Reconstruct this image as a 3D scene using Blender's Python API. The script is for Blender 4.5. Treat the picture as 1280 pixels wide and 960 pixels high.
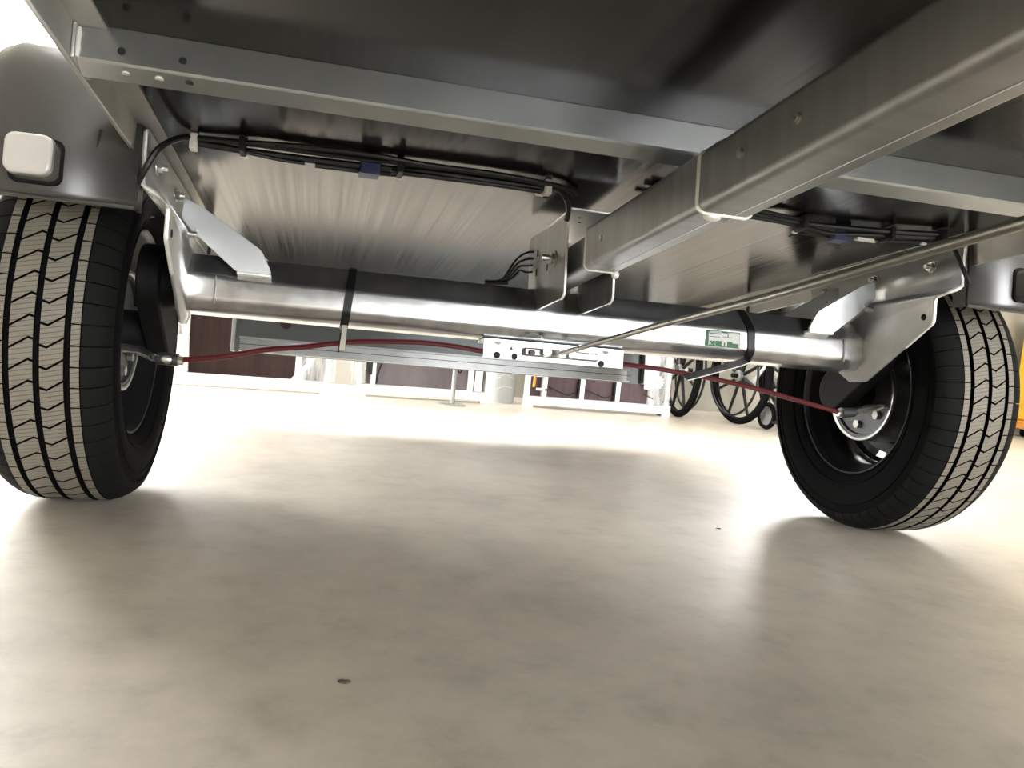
import bpy, bmesh, math, random
from mathutils import Vector, Matrix
random.seed(7)
PI = math.pi
SC = bpy.context.scene
COL = SC.collection
for o in list(bpy.data.objects):
    bpy.data.objects.remove(o)

# ------------------------------------------------------------------ camera
CAM_H = 0.4023
YAW, PITCH, ROLL = math.radians(13.5792), math.radians(-4.4778), math.radians(5.5103)
fw = Vector((math.sin(YAW)*math.cos(PITCH), math.cos(YAW)*math.cos(PITCH), math.sin(PITCH)))
rt = Vector((math.cos(YAW), -math.sin(YAW), 0)); up = rt.cross(fw)
r2 = rt*math.cos(ROLL) + up*math.sin(ROLL); u2 = -rt*math.sin(ROLL) + up*math.cos(ROLL)
cd = bpy.data.cameras.new('camera'); cam = bpy.data.objects.new('camera', cd); COL.objects.link(cam)
cd.sensor_width = 36; cd.lens = 1002.44/1280*36; cd.clip_start = 0.01
M3 = Matrix((r2, u2, -fw)).transposed()
cam.matrix_world = Matrix.Translation((0, 0, CAM_H)) @ M3.to_4x4()
SC.camera = cam

# ------------------------------------------------------------------ light and exposure
wd = bpy.data.worlds.new('world'); SC.world = wd; wd.use_nodes = True
wd.node_tree.nodes['Background'].inputs[0].default_value = (0.8, 0.88, 1, 1)
wd.node_tree.nodes['Background'].inputs[1].default_value = 0.6
SC.view_settings.view_transform = 'Standard'; SC.view_settings.look = 'None'
SC.view_settings.gamma = 1; SC.view_settings.use_curve_mapping = False
SC.view_settings.exposure = 0.75
L_BACK = 19.0      # daylight panes in the back wall
L_FRONT = 25.0      # daylight panes in the wall behind the camera
L_SIDE = 76.0  # added left window outside the view, lights the floor under the deck
L_LAMP = 60.0      # ceiling tubes

# ------------------------------------------------------------------ materials
MAT = {}
def mat(name, col=(.5,.5,.5), rough=.5, metal=0.0, spec=.5, emit=0, alpha=1, trans=0, coat=0):
    m = bpy.data.materials.new(name); m.use_nodes = True
    b = m.node_tree.nodes['Principled BSDF']
    b.inputs['Base Color'].default_value = (*col, 1); b.inputs['Roughness'].default_value = rough
    b.inputs['Metallic'].default_value = metal; b.inputs['Specular IOR Level'].default_value = spec
    b.inputs['Coat Weight'].default_value = coat
    b.inputs['Alpha'].default_value = alpha; b.inputs['Transmission Weight'].default_value = trans
    if emit:
        b.inputs['Emission Color'].default_value = (*col, 1); b.inputs['Emission Strength'].default_value = emit
    MAT[name] = m
    return m
def N(m, t, **kw):
    n = m.node_tree.nodes.new(t)
    for k, v in kw.items():
        if k in n.inputs: n.inputs[k].default_value = v
        else: setattr(n, k, v)
    return n
def L(m, a, b): m.node_tree.links.new(a, b)
def ramp(m, fac, stops):
    r = N(m, 'ShaderNodeValToRGB'); e = r.color_ramp.elements
    while len(e) < len(stops): e.new(.5)
    for i, (p, c) in enumerate(stops):
        e[i].position = p; e[i].color = (*c, 1) if len(c) == 3 else c
    L(m, fac, r.inputs[0]); return r.outputs[0]
def noise(m, scale, detail=4, rough=.55, vec_scale=None, coord='Object'):
    tc = N(m, 'ShaderNodeTexCoord'); n = N(m, 'ShaderNodeTexNoise')
    n.inputs['Scale'].default_value = scale; n.inputs['Detail'].default_value = detail; n.inputs['Roughness'].default_value = rough
    src = tc.outputs[coord]
    if vec_scale:
        mp = N(m, 'ShaderNodeMapping'); mp.inputs['Scale'].default_value = vec_scale
        L(m, src, mp.inputs[0]); src = mp.outputs[0]
    L(m, src, n.inputs['Vector']); return n.outputs['Fac']
def g(v): return (v, v, v)
def bsdf(m): return m.node_tree.nodes['Principled BSDF']
def bump(m, fac, strength, dist):
    b = N(m, 'ShaderNodeBump'); b.inputs['Strength'].default_value = strength; b.inputs['Distance'].default_value = dist
    L(m, fac, b.inputs['Height']); L(m, b.outputs[0], bsdf(m).inputs['Normal'])

def galv(name, c0, c1, r0, r1, metal=.85, scale=14, vs=None):
    m = mat(name, c0, r0, metal)
    f = noise(m, scale, 3, .5, vs)
    L(m, ramp(m, f, [(.3, c0), (.7, c1)]), bsdf(m).inputs['Base Color'])
    bsdf(m).inputs['Roughness'].default_value = (r0+r1)/2
    return m
galv('galv_rail', (.40,.39,.36), (.50,.49,.45), .42, .55, .7)
galv('galv_cross', (.30,.315,.315), (.37,.385,.385), .22, .24, .8)
galv('galv_draw', (.275,.275,.265), (.335,.335,.322), .38, .46, .85, 1, (5, 45, 4))
galv('galv_plate', (.52,.53,.52), (.64,.65,.65), .30, .45, .85)
galv('galv_gusset', (.58,.60,.61), (.70,.72,.73), .30, .42, .85)
galv('galv_equalizer', (.40,.40,.385), (.52,.52,.50), .35, .4, .6, 40)
galv('bright_edge', (.75,.74,.70), (.82,.81,.78), .35, .5, .5)
galv('rod_steel', (.24,.24,.215), (.30,.30,.27), .25, .32, .9)
m = galv('axle_steel', (.46,.46,.46), (.72,.72,.73), .20, .25, .95, 24)
nt = m.node_tree
blot = noise(m, 9, 8, .7)
blotc = ramp(m, blot, [(.0, g(1)), (.62, g(1)), (.70, g(.35)), (1, g(.3))])
mx = N(m, 'ShaderNodeMix', data_type='RGBA', blend_type='MULTIPLY'); mx.inputs[0].default_value = .6
oldlink = bsdf(m).inputs['Base Color'].links[0].from_socket
L(m, oldlink, mx.inputs[6]); L(m, blotc, mx.inputs[7]); L(m, mx.outputs[2], bsdf(m).inputs['Base Color'])

m = mat('deck_film', (.03,.024,.02), .25, 0, .22)
st = noise(m, 1, 5, .6, (110, 1.0, 1))
L(m, ramp(m, st, [(.3, (.0035,.0028,.0024)), (.72, (.007,.0056,.0048))]), bsdf(m).inputs['Base Color'])
L(m, ramp(m, st, [(.3, g(.13)), (.7, g(.23))]), bsdf(m).inputs['Roughness'])
bump(m, st, .12, .0004)
bsdf(m).inputs['IOR'].default_value = 1.44
mat('ply_edge', (.35,.24,.14), .7)

m = mat('tread_rubber', (.12,.11,.095), .6)  # dusty tan coating, with front-light sheen put into the colour
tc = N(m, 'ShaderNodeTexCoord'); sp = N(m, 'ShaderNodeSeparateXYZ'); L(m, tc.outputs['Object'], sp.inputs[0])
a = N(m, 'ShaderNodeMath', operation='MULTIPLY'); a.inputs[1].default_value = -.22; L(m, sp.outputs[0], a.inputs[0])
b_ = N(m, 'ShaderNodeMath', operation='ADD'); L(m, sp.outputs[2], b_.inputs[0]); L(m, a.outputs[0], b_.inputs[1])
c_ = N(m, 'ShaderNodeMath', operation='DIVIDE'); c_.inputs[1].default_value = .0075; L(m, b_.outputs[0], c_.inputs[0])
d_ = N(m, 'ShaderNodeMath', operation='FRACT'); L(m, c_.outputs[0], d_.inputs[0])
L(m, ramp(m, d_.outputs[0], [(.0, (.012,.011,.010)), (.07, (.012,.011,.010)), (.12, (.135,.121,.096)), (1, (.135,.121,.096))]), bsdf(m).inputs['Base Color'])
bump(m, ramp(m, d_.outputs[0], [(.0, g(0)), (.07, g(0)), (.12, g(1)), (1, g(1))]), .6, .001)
mat('rubber', (.003,.003,.003), .85, 0, .06)
mat('shoulder_rubber', (.005,.005,.0048), .75, 0, .10)
mat('black_steel', (.005,.005,.0055), .35, 0, .3)
mat('cast_black', (.004,.004,.004), .6, 0, .15)
mat('drum_steel', (.07,.072,.075), .4, .7)
mat('drum_rim', (.45,.45,.44), .35, .9)
mat('chrome', (.62,.62,.60), .22, .95)
mat('zinc_bolt', (.55,.54,.50), .3, .95)
mat('dark_hole', (.006,.006,.006), .8)
mat('black_plastic', (.006,.006,.006), .45, 0, .3)
mat('strap_black', (.006,.006,.006), .45, 0, .3)
mat('strap_tail', (.42,.40,.34), .5)
mat('blue_plastic', (.022,.03,.085), .4, 0, .4)
mat('white_clip', (.62,.60,.56), .4)
mat('paper_white', (.6,.6,.57), .6)
mat('red_cable', (.06,.0035,.0055), .35, 0, .3)
mat('dark_red', (.03,.006,.005), .5)
m = mat('mudguard_plastic', (.035,.033,.031), .33, 0, .6)
bump(m, noise(m, 600, 2, .5), .12, .0006)
m = mat('lamp_lens', (.42,.41,.385), .15, 0, .6, coat=.5)
bump(m, noise(m, 90, 2, .5), .35, .002)
mat('lamp_body', (.12,.118,.11), .15, 0, .7)
mat('label_green', (.015,.09,.03), .5, 0, .3)
mat('label_white', (.45,.45,.43), .5, 0, .3)
mat('label_ink', (.03,.05,.035), .5)
mat('rear_sheet', (.12,.128,.128), .38, .5)
galv('rear_alu', (.28,.285,.28), (.36,.365,.36), .3, .42, .8)
mat('weld_white', (.72,.71,.66), .5, .3)

m = mat('concrete', (.45,.4,.33), .45, 0, .5)
n1 = noise(m, 2.2, 12, .68); n2 = noise(m, 11, 10, .7); n3 = noise(m, 5, 6, .6)
mxa = N(m, 'ShaderNodeMix', data_type='RGBA'); mxa.inputs[0].default_value = .4
L(m, ramp(m, n1, [(.3, (.25,.222,.183)), (.5, (.385,.342,.28)), (.7, (.48,.43,.35))]), mxa.inputs[6])
L(m, ramp(m, n2, [(.33, (.22,.198,.165)), (.48, (.38,.34,.283)), (.70, (.50,.45,.375))]), mxa.inputs[7])
L(m, mxa.outputs[2], bsdf(m).inputs['Base Color'])
L(m, ramp(m, n3, [(.2, g(.30)), (.8, g(.46))]), bsdf(m).inputs['Roughness'])
bump(m, n2, .06, .006)
bsdf(m).inputs['IOR'].default_value = 1.6
m = mat('wall_paint', (.62,.60,.55), .8, 0, .2)
L(m, ramp(m, noise(m, 2, 5), [(.3, (.28,.26,.22)), (.7, (.32,.30,.255))]), bsdf(m).inputs['Base Color'])
mat('ceiling_paint', (.6,.6,.58), .85)
mat('window_frame_paint', (.6,.6,.6), .5)
def emis(name, col, s):
    m = mat(name, col, .6); bsdf(m).inputs['Emission Color'].default_value = (*col, 1); bsdf(m).inputs['Emission Strength'].default_value = s
    bsdf(m).inputs['Base Color'].default_value = (.5, .5, .5, 1)
emis('daylight_back', (1, .985, .95), L_BACK)
emis('daylight_front', (.97, .985, 1), L_FRONT)
emis('added_daylight_side', (.98, .99, 1), L_SIDE)
emis('tube_light', (1, .97, .9), L_LAMP)
mat('alu_white', (.80,.80,.79), .4, .15)
m = mat('brown_ply', (.055,.028,.026), .7, 0, .15)
L(m, ramp(m, noise(m, 1, 4, .6, (40, 40, 2)), [(.3, (.020,.010,.009)), (.7, (.032,.018,.017))]), bsdf(m).inputs['Base Color'])
m = mat('violet_ply', (.16,.12,.14), .45)
L(m, ramp(m, noise(m, 1, 4, .6, (6, 6, 2)), [(.3, (.08,.06,.07)), (.7, (.15,.125,.135))]), bsdf(m).inputs['Base Color'])
m = mat('mauve_ply', (.12,.075,.085), .6, 0, .25)
L(m, ramp(m, noise(m, 1, 4, .6, (30, 30, 2)), [(.3, (.06,.035,.04)), (.7, (.09,.06,.066))]), bsdf(m).inputs['Base Color'])
m = mat('plastic_film', (.72,.73,.72), .25, 0, .6)
L(m, ramp(m, noise(m, 1, 5, .6, (30, 30, 5)), [(.3, g(.12)), (.7, g(.75))]), bsdf(m).inputs['Alpha'])
bump(m, noise(m, 1, 5, .6, (24, 24, 4)), .7, .02)
mat('grey_wrap', (.34,.345,.33), .45)
mat('yellow_paint', (.72,.42,.03), .4)
mat('orange_paint', (.55,.22,.03), .5)
mat('seat_fabric', (.02,.02,.022), .8)
mat('grey_metal', (.30,.30,.29), .4, .7)
mat('crumb', (.06,.05,.035), .9)

# ------------------------------------------------------------------ mesh helpers
class MB:
    def __init__(s): s.v = []; s.f = []; s.mi = []; s.cur = 0
    def add(s, vs, fs):
        o = len(s.v); s.v += [tuple(p) for p in vs]
        for f in fs: s.f.append([i+o for i in f]); s.mi.append(s.cur)
        return s
    def slot(s, i): s.cur = i; return s
    def box(s, x0, x1, y0, y1, z0, z1):
        return s.add([(x0,y0,z0),(x1,y0,z0),(x1,y1,z0),(x0,y1,z0),(x0,y0,z1),(x1,y0,z1),(x1,y1,z1),(x0,y1,z1)],
              [(0,3,2,1),(4,5,6,7),(0,1,5,4),(1,2,6,5),(2,3,7,6),(3,0,4,7)])
    def prism(s, ax, poly, a0, a1):
        # poly: list of 2d points in the plane of the other two axes (x:(y,z) y:(x,z) z:(x,y))
        def P(p, a): return {'x': (a, p[0], p[1]), 'y': (p[0], a, p[1]), 'z': (p[0], p[1], a)}[ax]
        n = len(poly)
        return s.add([P(p, a0) for p in poly] + [P(p, a1) for p in poly],
              [list(range(n)), list(range(2*n-1, n-1, -1))] + [(i, (i+1) % n, n+(i+1) % n, n+i) for i in range(n)])
    def tube(s, pts, r, n=8, cap=True):
        pts = [Vector(p) for p in pts]; rings = []; prev = None
        rr = r if isinstance(r, (list, tuple)) else [r]*len(pts)
        for i, p in enumerate(pts):
            t = (pts[min(i+1, len(pts)-1)] - pts[max(i-1, 0)]).normalized()
            if prev is None:
                a = Vector((0,0,1)) if abs(t.z) < .9 else Vector((1,0,0))
                u = t.cross(a).normalized()
            else:
                u = (prev - t*prev.dot(t)).normalized()
            prev = u; w = t.cross(u)
            rings.append([p + (u*math.cos(2*PI*k/n) + w*math.sin(2*PI*k/n))*rr[i] for k in range(n)])
        vs = [q for R_ in rings for q in R_]; fs = []
        for i in range(len(pts)-1):
            for k in range(n):
                fs.append((i*n+k, i*n+(k+1) % n, (i+1)*n+(k+1) % n, (i+1)*n+k))
        if cap: fs += [list(range(n-1, -1, -1)), [(len(pts)-1)*n+k for k in range(n)]]
        return s.add(vs, fs)
    def ribbon(s, pts, wdir, w, th):
        # flat strip along pts, width direction wdir, thickness th
        pts = [Vector(p) for p in pts]; wd_ = Vector(wdir).normalized()
        vs = []; fs = []
        for i, p in enumerate(pts):
            t = (pts[min(i+1, len(pts)-1)] - pts[max(i-1, 0)]).normalized(); n_ = t.cross(wd_).normalized()
            for a, b in ((-1,-1),(1,-1),(1,1),(-1,1)): vs.append(p + wd_*w/2*a + n_*th/2*b)
        for i in range(len(pts)-1):
            for k in range(4): fs.append((i*4+k, i*4+(k+1) % 4, (i+1)*4+(k+1) % 4, (i+1)*4+k))
        e = (len(pts)-1)*4
        fs += [(3,2,1,0), (e,e+1,e+2,e+3)]
        return s.add(vs, fs)
    def lathe(s, prof, n=48, c=(0,0,0), ax='x', closed=False, a0=0, a1=2*PI):
        # prof: (along axis, radius)
        full = abs(a1-a0-2*PI) < 1e-6; m_ = n if full else n+1
        vs = []; k = len(prof)
        for j in range(m_):
            a = a0 + (a1-a0)*j/n
            for (w, r) in prof:
                q = {'x': (w, r*math.cos(a), r*math.sin(a)), 'y': (r*math.cos(a), w, r*math.sin(a)), 'z': (r*math.cos(a), r*math.sin(a), w)}[ax]
                vs.append((q[0]+c[0], q[1]+c[1], q[2]+c[2]))
        fs = []
        for j in range(n):
            j2 = (j+1) % m_
            for i in range(k if closed else k-1):
                i2 = (i+1) % k
                fs.append((j*k+i, j*k+i2, j2*k+i2, j2*k+i))
        return s.add(vs, fs)
    def cyl(s, c, ax, r, a0, a1, n=20, ph=0):
        poly = [(math.cos(ph+2*PI*i/n)*r, math.sin(ph+2*PI*i/n)*r) for i in range(n)]
        oc = {'x': (c[1], c[2]), 'y': (c[0], c[2]), 'z': (c[0], c[1])}[ax]
        return s.prism(ax, [(p[0]+oc[0], p[1]+oc[1]) for p in poly], a0, a1)
    def build(s, name, mats, parent=None, smooth=35, bevel=0, seg=2, loc=None):
        me = bpy.data.meshes.new(name)
        me.from_pydata(s.v, [], s.f)
        if isinstance(mats, str): mats = [mats]
        for mm in mats: me.materials.append(MAT[mm])
        me.polygons.foreach_set('material_index', s.mi)
        bm = bmesh.new(); bm.from_mesh(me); bmesh.ops.recalc_face_normals(bm, faces=bm.faces[:]); bm.to_mesh(me); bm.free()
        if smooth:
            me.polygons.foreach_set('use_smooth', [True]*len(me.polygons)); me.set_sharp_from_angle(angle=math.radians(smooth))
        o = bpy.data.objects.new(name, me); COL.objects.link(o)
        if loc: o.location = loc
        if parent: o.parent = parent
        if bevel:
            b = o.modifiers.new('bevel', 'BEVEL'); b.width = bevel; b.segments = seg; b.limit_method = 'ANGLE'; b.angle_limit = math.radians(30)
        return o
def lab(o, label=None, cat=None, group=None, kind=None):
    if label: o['label'] = label
    if cat: o['category'] = cat
    if group: o['group'] = group
    if kind: o['kind'] = kind
    return o
def empty(name, loc=(0,0,0), rz=0):
    o = bpy.data.objects.new(name, None); COL.objects.link(o); o.location = loc; o.rotation_euler = (0,0,rz); o.empty_display_size = .1
    return o
def spline(pts, k=8):
    pts = [Vector(p) for p in pts]; out = []
    for i in range(len(pts)-1):
        p0 = pts[max(i-1,0)]; p1 = pts[i]; p2 = pts[i+1]; p3 = pts[min(i+2, len(pts)-1)]
        for j in range(k):
            t = j/k
            out.append(.5*((2*p1)+(p2-p0)*t+(2*p0-5*p1+4*p2-p3)*t*t+(3*p1-p0-3*p2+p3)*t**3))
    out.append(pts[-1]); return out
def rrect(x0, x1, z0, z1, r, n=5):
    out = []
    for cx, cz, a in ((x1-r, z0+r, -PI/2), (x1-r, z1-r, 0), (x0+r, z1-r, PI/2), (x0+r, z0+r, PI)):
        for i in range(n+1):
            b = a + PI/2*i/n; out.append((cx+r*math.cos(b), cz+r*math.sin(b)))
    return out
def hollow(mb, ax, outer, inner, a0, a1):
    def P(p, a): return {'x': (a, p[0], p[1]), 'y': (p[0], a, p[1]), 'z': (p[0], p[1], a)}[ax]
    n = len(outer)
    vs = [P(p, a0) for p in outer]+[P(p, a0) for p in inner]+[P(p, a1) for p in outer]+[P(p, a1) for p in inner]
    fs = []
    for i in range(n):
        j = (i+1) % n
        fs += [(i, j, 2*n+j, 2*n+i), (n+i, n+j, 3*n+j, 3*n+i), (i, j, n+j, n+i), (2*n+i, 2*n+j, 3*n+j, 3*n+i)]
    return mb.add(vs, fs)

# ------------------------------------------------------------------ the hall
HX0, HX1, HY0, HY1, HZ = -1.9, 5.6, -6.0, 4.14, 4.4
lab(MB().box(HX0, HX1, HY0, HY1, -.1, 0).build('floor', 'concrete', smooth=0), 'worn beige concrete floor of the hall', kind='structure')
lab(MB().box(HX0, HX1, HY0, HY1, HZ, HZ+.1).build('ceiling', 'ceiling_paint', smooth=0), kind='structure')
def wall_with_openings(name, axis, c0, c1, a0, a1, opens):
    mb = MB(); xs = sorted({a0, a1, *[o[0] for o in opens], *[o[1] for o in opens]})
    for i in range(len(xs)-1):
        xm = (xs[i]+xs[i+1])/2; op = sorted([o for o in opens if o[0] < xm < o[1]], key=lambda o: o[2]); z = 0
        for o in op + [None]:
            zt = o[2] if o else HZ
            if zt > z+1e-4:
                if axis == 'y': mb.box(xs[i], xs[i+1], c0, c1, z, zt)
                else: mb.box(c0, c1, xs[i], xs[i+1], z, zt)
            if o: z = o[3]
    return lab(mb.build(name, 'wall_paint', smooth=0), kind='structure')
BACK = [(-1.75,-.75,1.0,2.9), (-.3,1.7,1.1,2.9), (2.45,3.5,1.0,2.3)]  # left one shows in the corner; the others are unseen, chosen for their light
FRONT = [(1.2,2.9,.3,3.4), (3.1,4.6,.3,2.8)]  # out of view, chosen to match the light on axle and floor
LEFT = [(3.0,4.08,.35,1.5)]  # unseen window added to brighten the floor behind the axle
RIGHT = []
wall_with_openings('wall_back', 'y', HY1, HY1+.15, HX0, HX1, BACK)
wall_with_openings('wall_front', 'y', HY0-.15, HY0, HX0, HX1, FRONT)
wall_with_openings('wall_left', 'x', HX0-.15, HX0, HY0, HY1, LEFT)
wall_with_openings('wall_right', 'x', HX1, HX1+.15, HY0, HY1, RIGHT)
wn = [0]
def window(axis, c, a0, a1, z0, z1, em):
    wn[0] += 1
    mb = MB(); t = .05
    def bx(m_, p0, p1, q0, q1, d0, d1):
        if axis == 'y': m_.box(p0, p1, c+d0, c+d1, q0, q1)
        else: m_.box(c+d0, c+d1, p0, p1, q0, q1)
    bx(mb, a0, a0+t, z0, z1, -.03, .03); bx(mb, a1-t, a1, z0, z1, -.03, .03)
    bx(mb, a0+t, a1-t, z0, z0+t, -.03, .03); bx(mb, a0+t, a1-t, z1-t, z1, -.03, .03)
    am = (a0+a1)/2; bx(mb, am-.025, am+.025, z0+t, z1-t, -.03, .03)
    w = lab(mb.build('window_%d' % wn[0], 'window_frame_paint', smooth=0), kind='structure')
    for p0, p1 in ((a0+t, am-.025), (am+.025, a1-t)):
        pm = MB(); bx(pm, p0, p1, z0+t, z1-t, -.006, .006); pm.build('pane', em, w, smooth=0)
for o in BACK: window('y', HY1+.07, *o, 'daylight_back')
for o in FRONT: window('y', HY0-.07, *o, 'daylight_front')
for o in LEFT: window('x', HX0-.07, *o, 'added_daylight_side')
for o in RIGHT: window('x', HX1+.07, *o, 'added_daylight_side')
for i, (x, y) in enumerate([(-1.0,3.1),(.5,3.1),(2.0,3.1)]):
    lf = empty('ceiling_light', (x, y, HZ-.3))
    MB().box(-.75,.75,-.12,.12,.03,.08).build('housing', 'alu_white', lf, bevel=.006)
    MB().tube([(-.7,-.05,0),(.7,-.05,0)], .016, 10).tube([(-.7,.05,0),(.7,.05,0)], .016, 10).build('tube', 'tube_light', lf)
    MB().tube([(-.5,0,.08),(-.5,0,.3)], .006, 6).tube([(.5,0,.08),(.5,0,.3)], .006, 6).build('hanger', 'grey_metal', lf)
    lab(lf, ['leftmost twin tube light hanging from the hall ceiling', 'middle twin tube light hanging from the hall ceiling', 'rightmost twin tube light hanging from the hall ceiling'][i], 'ceiling light', 'hall ceiling lights')

# ------------------------------------------------------------------ the trailer
TILT = math.radians(7.4426); YH = 1.6249; R = .315
T = empty('trailer', (0, YH, R)); T.rotation_euler = (-TILT, 0, 0)
lab(T, 'galvanised flatbed trailer seen from below with two black tyres and red brake cables', 'trailer')
XC = .4365
def mx_(x): return 2*XC - x                      # mirror across the trailer's centre line
DZ = .271; YF, YB = -1.60, 1.12
XL, XR = -.3352, 1.2082                          # inner rim planes

lab(MB().box(-.283, mx_(-.283), YF, YB, DZ, DZ+.018).build('floor_board', 'deck_film', T, smooth=0), 'dark brown film-faced plywood deck board')
# side rails: web, outward bottom flange, small lip, top flange
def rail(sgn):
    X = (lambda x: x) if sgn < 0 else mx_
    zb = .229 if sgn < 0 else .221
    mb = MB()
    P = [(-.248, DZ-.0005), (-.248, .2675), (-.2795, .2675), (-.2795, zb), (-.2855, zb), (-.2855, zb+.0035), (-.283, zb+.0035), (-.283, DZ-.0005)]
    mb.prism('y', [(X(p[0]), p[1]) for p in P], YF, YB)
    o = mb.build('side_rail', 'galv_rail', T, smooth=20)
    MB().tube([(X(-.2805), YF, zb), (X(-.2805), YB, zb)], .0012, 6).build('rolled_edge', 'galv_plate', o)
    return o
railL = rail(-1); railR = rail(1)
# front edge beam of the deck
MB().box(-.27, mx_(-.27), YF-.03, YF, .2105, DZ+.03).build('front_beam', 'galv_rail', T, bevel=.003)
# cross member: face + bottom flange
def cross(y0):
    mb = MB(); t = .004
    x0, x1 = -.276, mx_(-.276)
    ZT = .2672
    P = [(y0, ZT), (y0, .234), (y0+.002, .2312), (y0+.030, .2240), (y0+.0305, .2275), (y0+t, .2352), (y0+t, ZT)]
    mb.prism('x', P, x0, x1)
    c = mb.build('cross_member', 'galv_cross', T, smooth=20)
    MB().box(-.2475, mx_(-.2475), y0, y0+t, ZT, DZ-.0004).build('top_strip', 'galv_cross', c, smooth=0)
    for s in (0, 1):
        X = (lambda x: x) if s == 0 else mx_
        h = MB(); xa, xb = sorted((X(-.2793), X(-.2755)))
        h.box(xa, xb, y0-.008, y0+.055, .2295, .2672)
        h.build('end_plate', 'galv_plate', c, bevel=.001)
        w = MB(); w.tube([(X(-.2745), y0-.001, .233+i*.008) for i in range(5)], [.0025,.004,.003,.004,.0025], 6).build('weld_bead', 'weld_white', c)
    for xh in (-.237+.005, -.170):
        h = MB(); h.cyl((xh, 0, .2465), 'y', .0042, y0-.0006, y0+.002, 14); h.build('hole', 'dark_hole', c)
    for xh, mt in ((-.229, 'bright_edge'), (-.195,'bright_edge'), (-.164, 'dark_hole')):
        h = MB(); h.cyl((xh, y0+.014, 0), 'z', .0045, .2275, .2315, 14); h.build('hole', mt, c)
    return c
cross(-.697)

# drawbar: three telescoping square tubes
def sq(x0, x1, z0, z1, r, t, y0, y1, name, matn):
    o_ = rrect(x0, x1, z0, z1, r); i_ = rrect(x0+t, x1-t, z0+t, z1-t, max(r-t, .002))
    mb = MB(); hollow(mb, 'y', o_, i_, y0, y1)
    return mb.build(name, matn, T, smooth=40)
dr = sq(.4023, .4707, .129, .1995, .010, .004, -2.15, -.794, 'drawbar_tube', 'galv_draw')
dm = sq(.407, .466, .1335, .2045, .009, .004, -.83, -.385, 'drawbar_tube', 'galv_draw')
di = sq(.4115, .4615, .139, .196, .008, .004, -.42, -.12, 'drawbar_tube', 'galv_draw')
lab(dr, 'galvanised square drawbar outer sleeve'); lab(dm, 'galvanised square drawbar middle tube'); lab(di, 'short inner drawbar tube held by the axle bracket')
def rim_bead(tube, x0, x1, z0, z1, r, y, rad):
    pts = rrect(x0, x1, z0, z1, r)
    pts = [(p[0], y, p[1]) for p in pts[-9:] + pts[:9]] if False else [(p[0], y, p[1]) for p in pts]
    pts.append(pts[0])
    MB().tube(pts, rad, 6).build('end_lip', 'bright_edge', tube)
rim_bead(dr, .4023, .4707, .129, .1995, .010, -.7935, .0028)
rim_bead(dm, .407, .466, .1335, .2045, .009, -.3845, .0022)
def blob(c, r, parent, name, mt, s=(1,1,1)):
    b = MB(); prof = [(math.cos(PI*i/6)*r, max(math.sin(PI*i/6)*r, 1e-5)) for i in range(7)]
    b.lathe(prof, 10, ax='x'); b.v = [(v[0]*s[0]+c[0], v[1]*s[1]+c[1], v[2]*s[2]+c[2]) for v in b.v]
    return b.build(name, mt, parent, smooth=80)
blob((.424, -.788, .127), .008, dr, 'weld_bead', 'weld_white', (1.4, 1, .7))
blob((.462, -.381, .131), .007, dm, 'weld_bead', 'weld_white', (1, 1, 1))
for y in (-.887, -.988):
    MB().cyl((0, y, .167), 'x', .0052, .3995, .4030, 12).cyl((0, y, .167), 'x', .003, .3988, .3996, 10).build('rivet', 'zinc_bolt', dr)
MB().cyl((0, -.459, .170), 'x', .0045, .4050, .4075, 12).build('rivet', 'zinc_bolt', dm)
# underside seam welds
MB().tube([(.447, y, .1288) for y in (-2.1, -1.4, -.80)], .0006, 6).build('seam', 'galv_plate', dr)
MB().tube([(.444, y, .1333) for y in (-.79, -.6, -.39)], .0006, 6).build('seam', 'galv_plate', dm)

# axle tube
def rpoly(pts, r, n=4):
    out = []; m_ = len(pts)
    for i in range(m_):
        p = Vector(pts[i]); a = (Vector(pts[i-1])-p); b = (Vector(pts[(i+1) % m_])-p)
        d = min(r, a.length*.45, b.length*.45); s = p + a.normalized()*d; e = p + b.normalized()*d
        for j in range(n+1):
            t = j/n; q = s*(1-t)**2 + p*2*t*(1-t) + e*t*t; out.append((q.x, q.y))
    return out
AX = rpoly([(-.163,.054),(-.163,.095),(-.124,.1385),(-.094,.1385),(-.056,.096),(-.056,.060),(-.078,.033),(-.143,.033)], .007)
axm = MB(); axm.prism('x', AX, -.250, mx_(-.250))
axle = axm.build('axle_tube', 'axle_steel', T, smooth=40)
lab(axle, 'shiny galvanised axle tube with bevelled corners')
# type plate on the axle
lp = MB()
lp.slot(0).prism('y', rrect(.741, .818, .055, .087, .003, 3), -.1645, -.1630)
def q(x0, x1, z0, z1, s, e=.0002): lp.slot(s).box(x0, x1, -.1645-e, -.1640, z0, z1)
q(.7435, .8165, .0565, .0855, 1, .0001)
q(.7435, .748, .0565, .0855, 0, .0003)
q(.7435, .8165, .083, .0855, 0, .0003)
for x0, x1, z0, z1 in ((.751,.776,.0838,.0852),(.790,.813,.0838,.0852)): q(x0, x1, z0, z1, 1, .0004)
q(.750, .776, .0795, .0815, 2, .0003); q(.750, .772, .0735, .0748, 2, .0003); q(.778, .800, .0745, .0755, 2, .0003)
q(.789, .791, .0755, .081, 2, .0003)
q(.750, .814, .0565, .0665, 0, .0003); q(.751, .764, .0655, .0685, 1, .0005); q(.777, .789, .0565, .068, 1, .0005)
q(.8005, .814, .0635, .0685, 1, .0005)
q(.7815, .7845, .058, .064, 2, .0007)
label_plate = lab(lp.build('type_plate', ['label_green', 'label_white', 'label_ink'], axle, smooth=0), 'green and white printed type plate')
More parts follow.
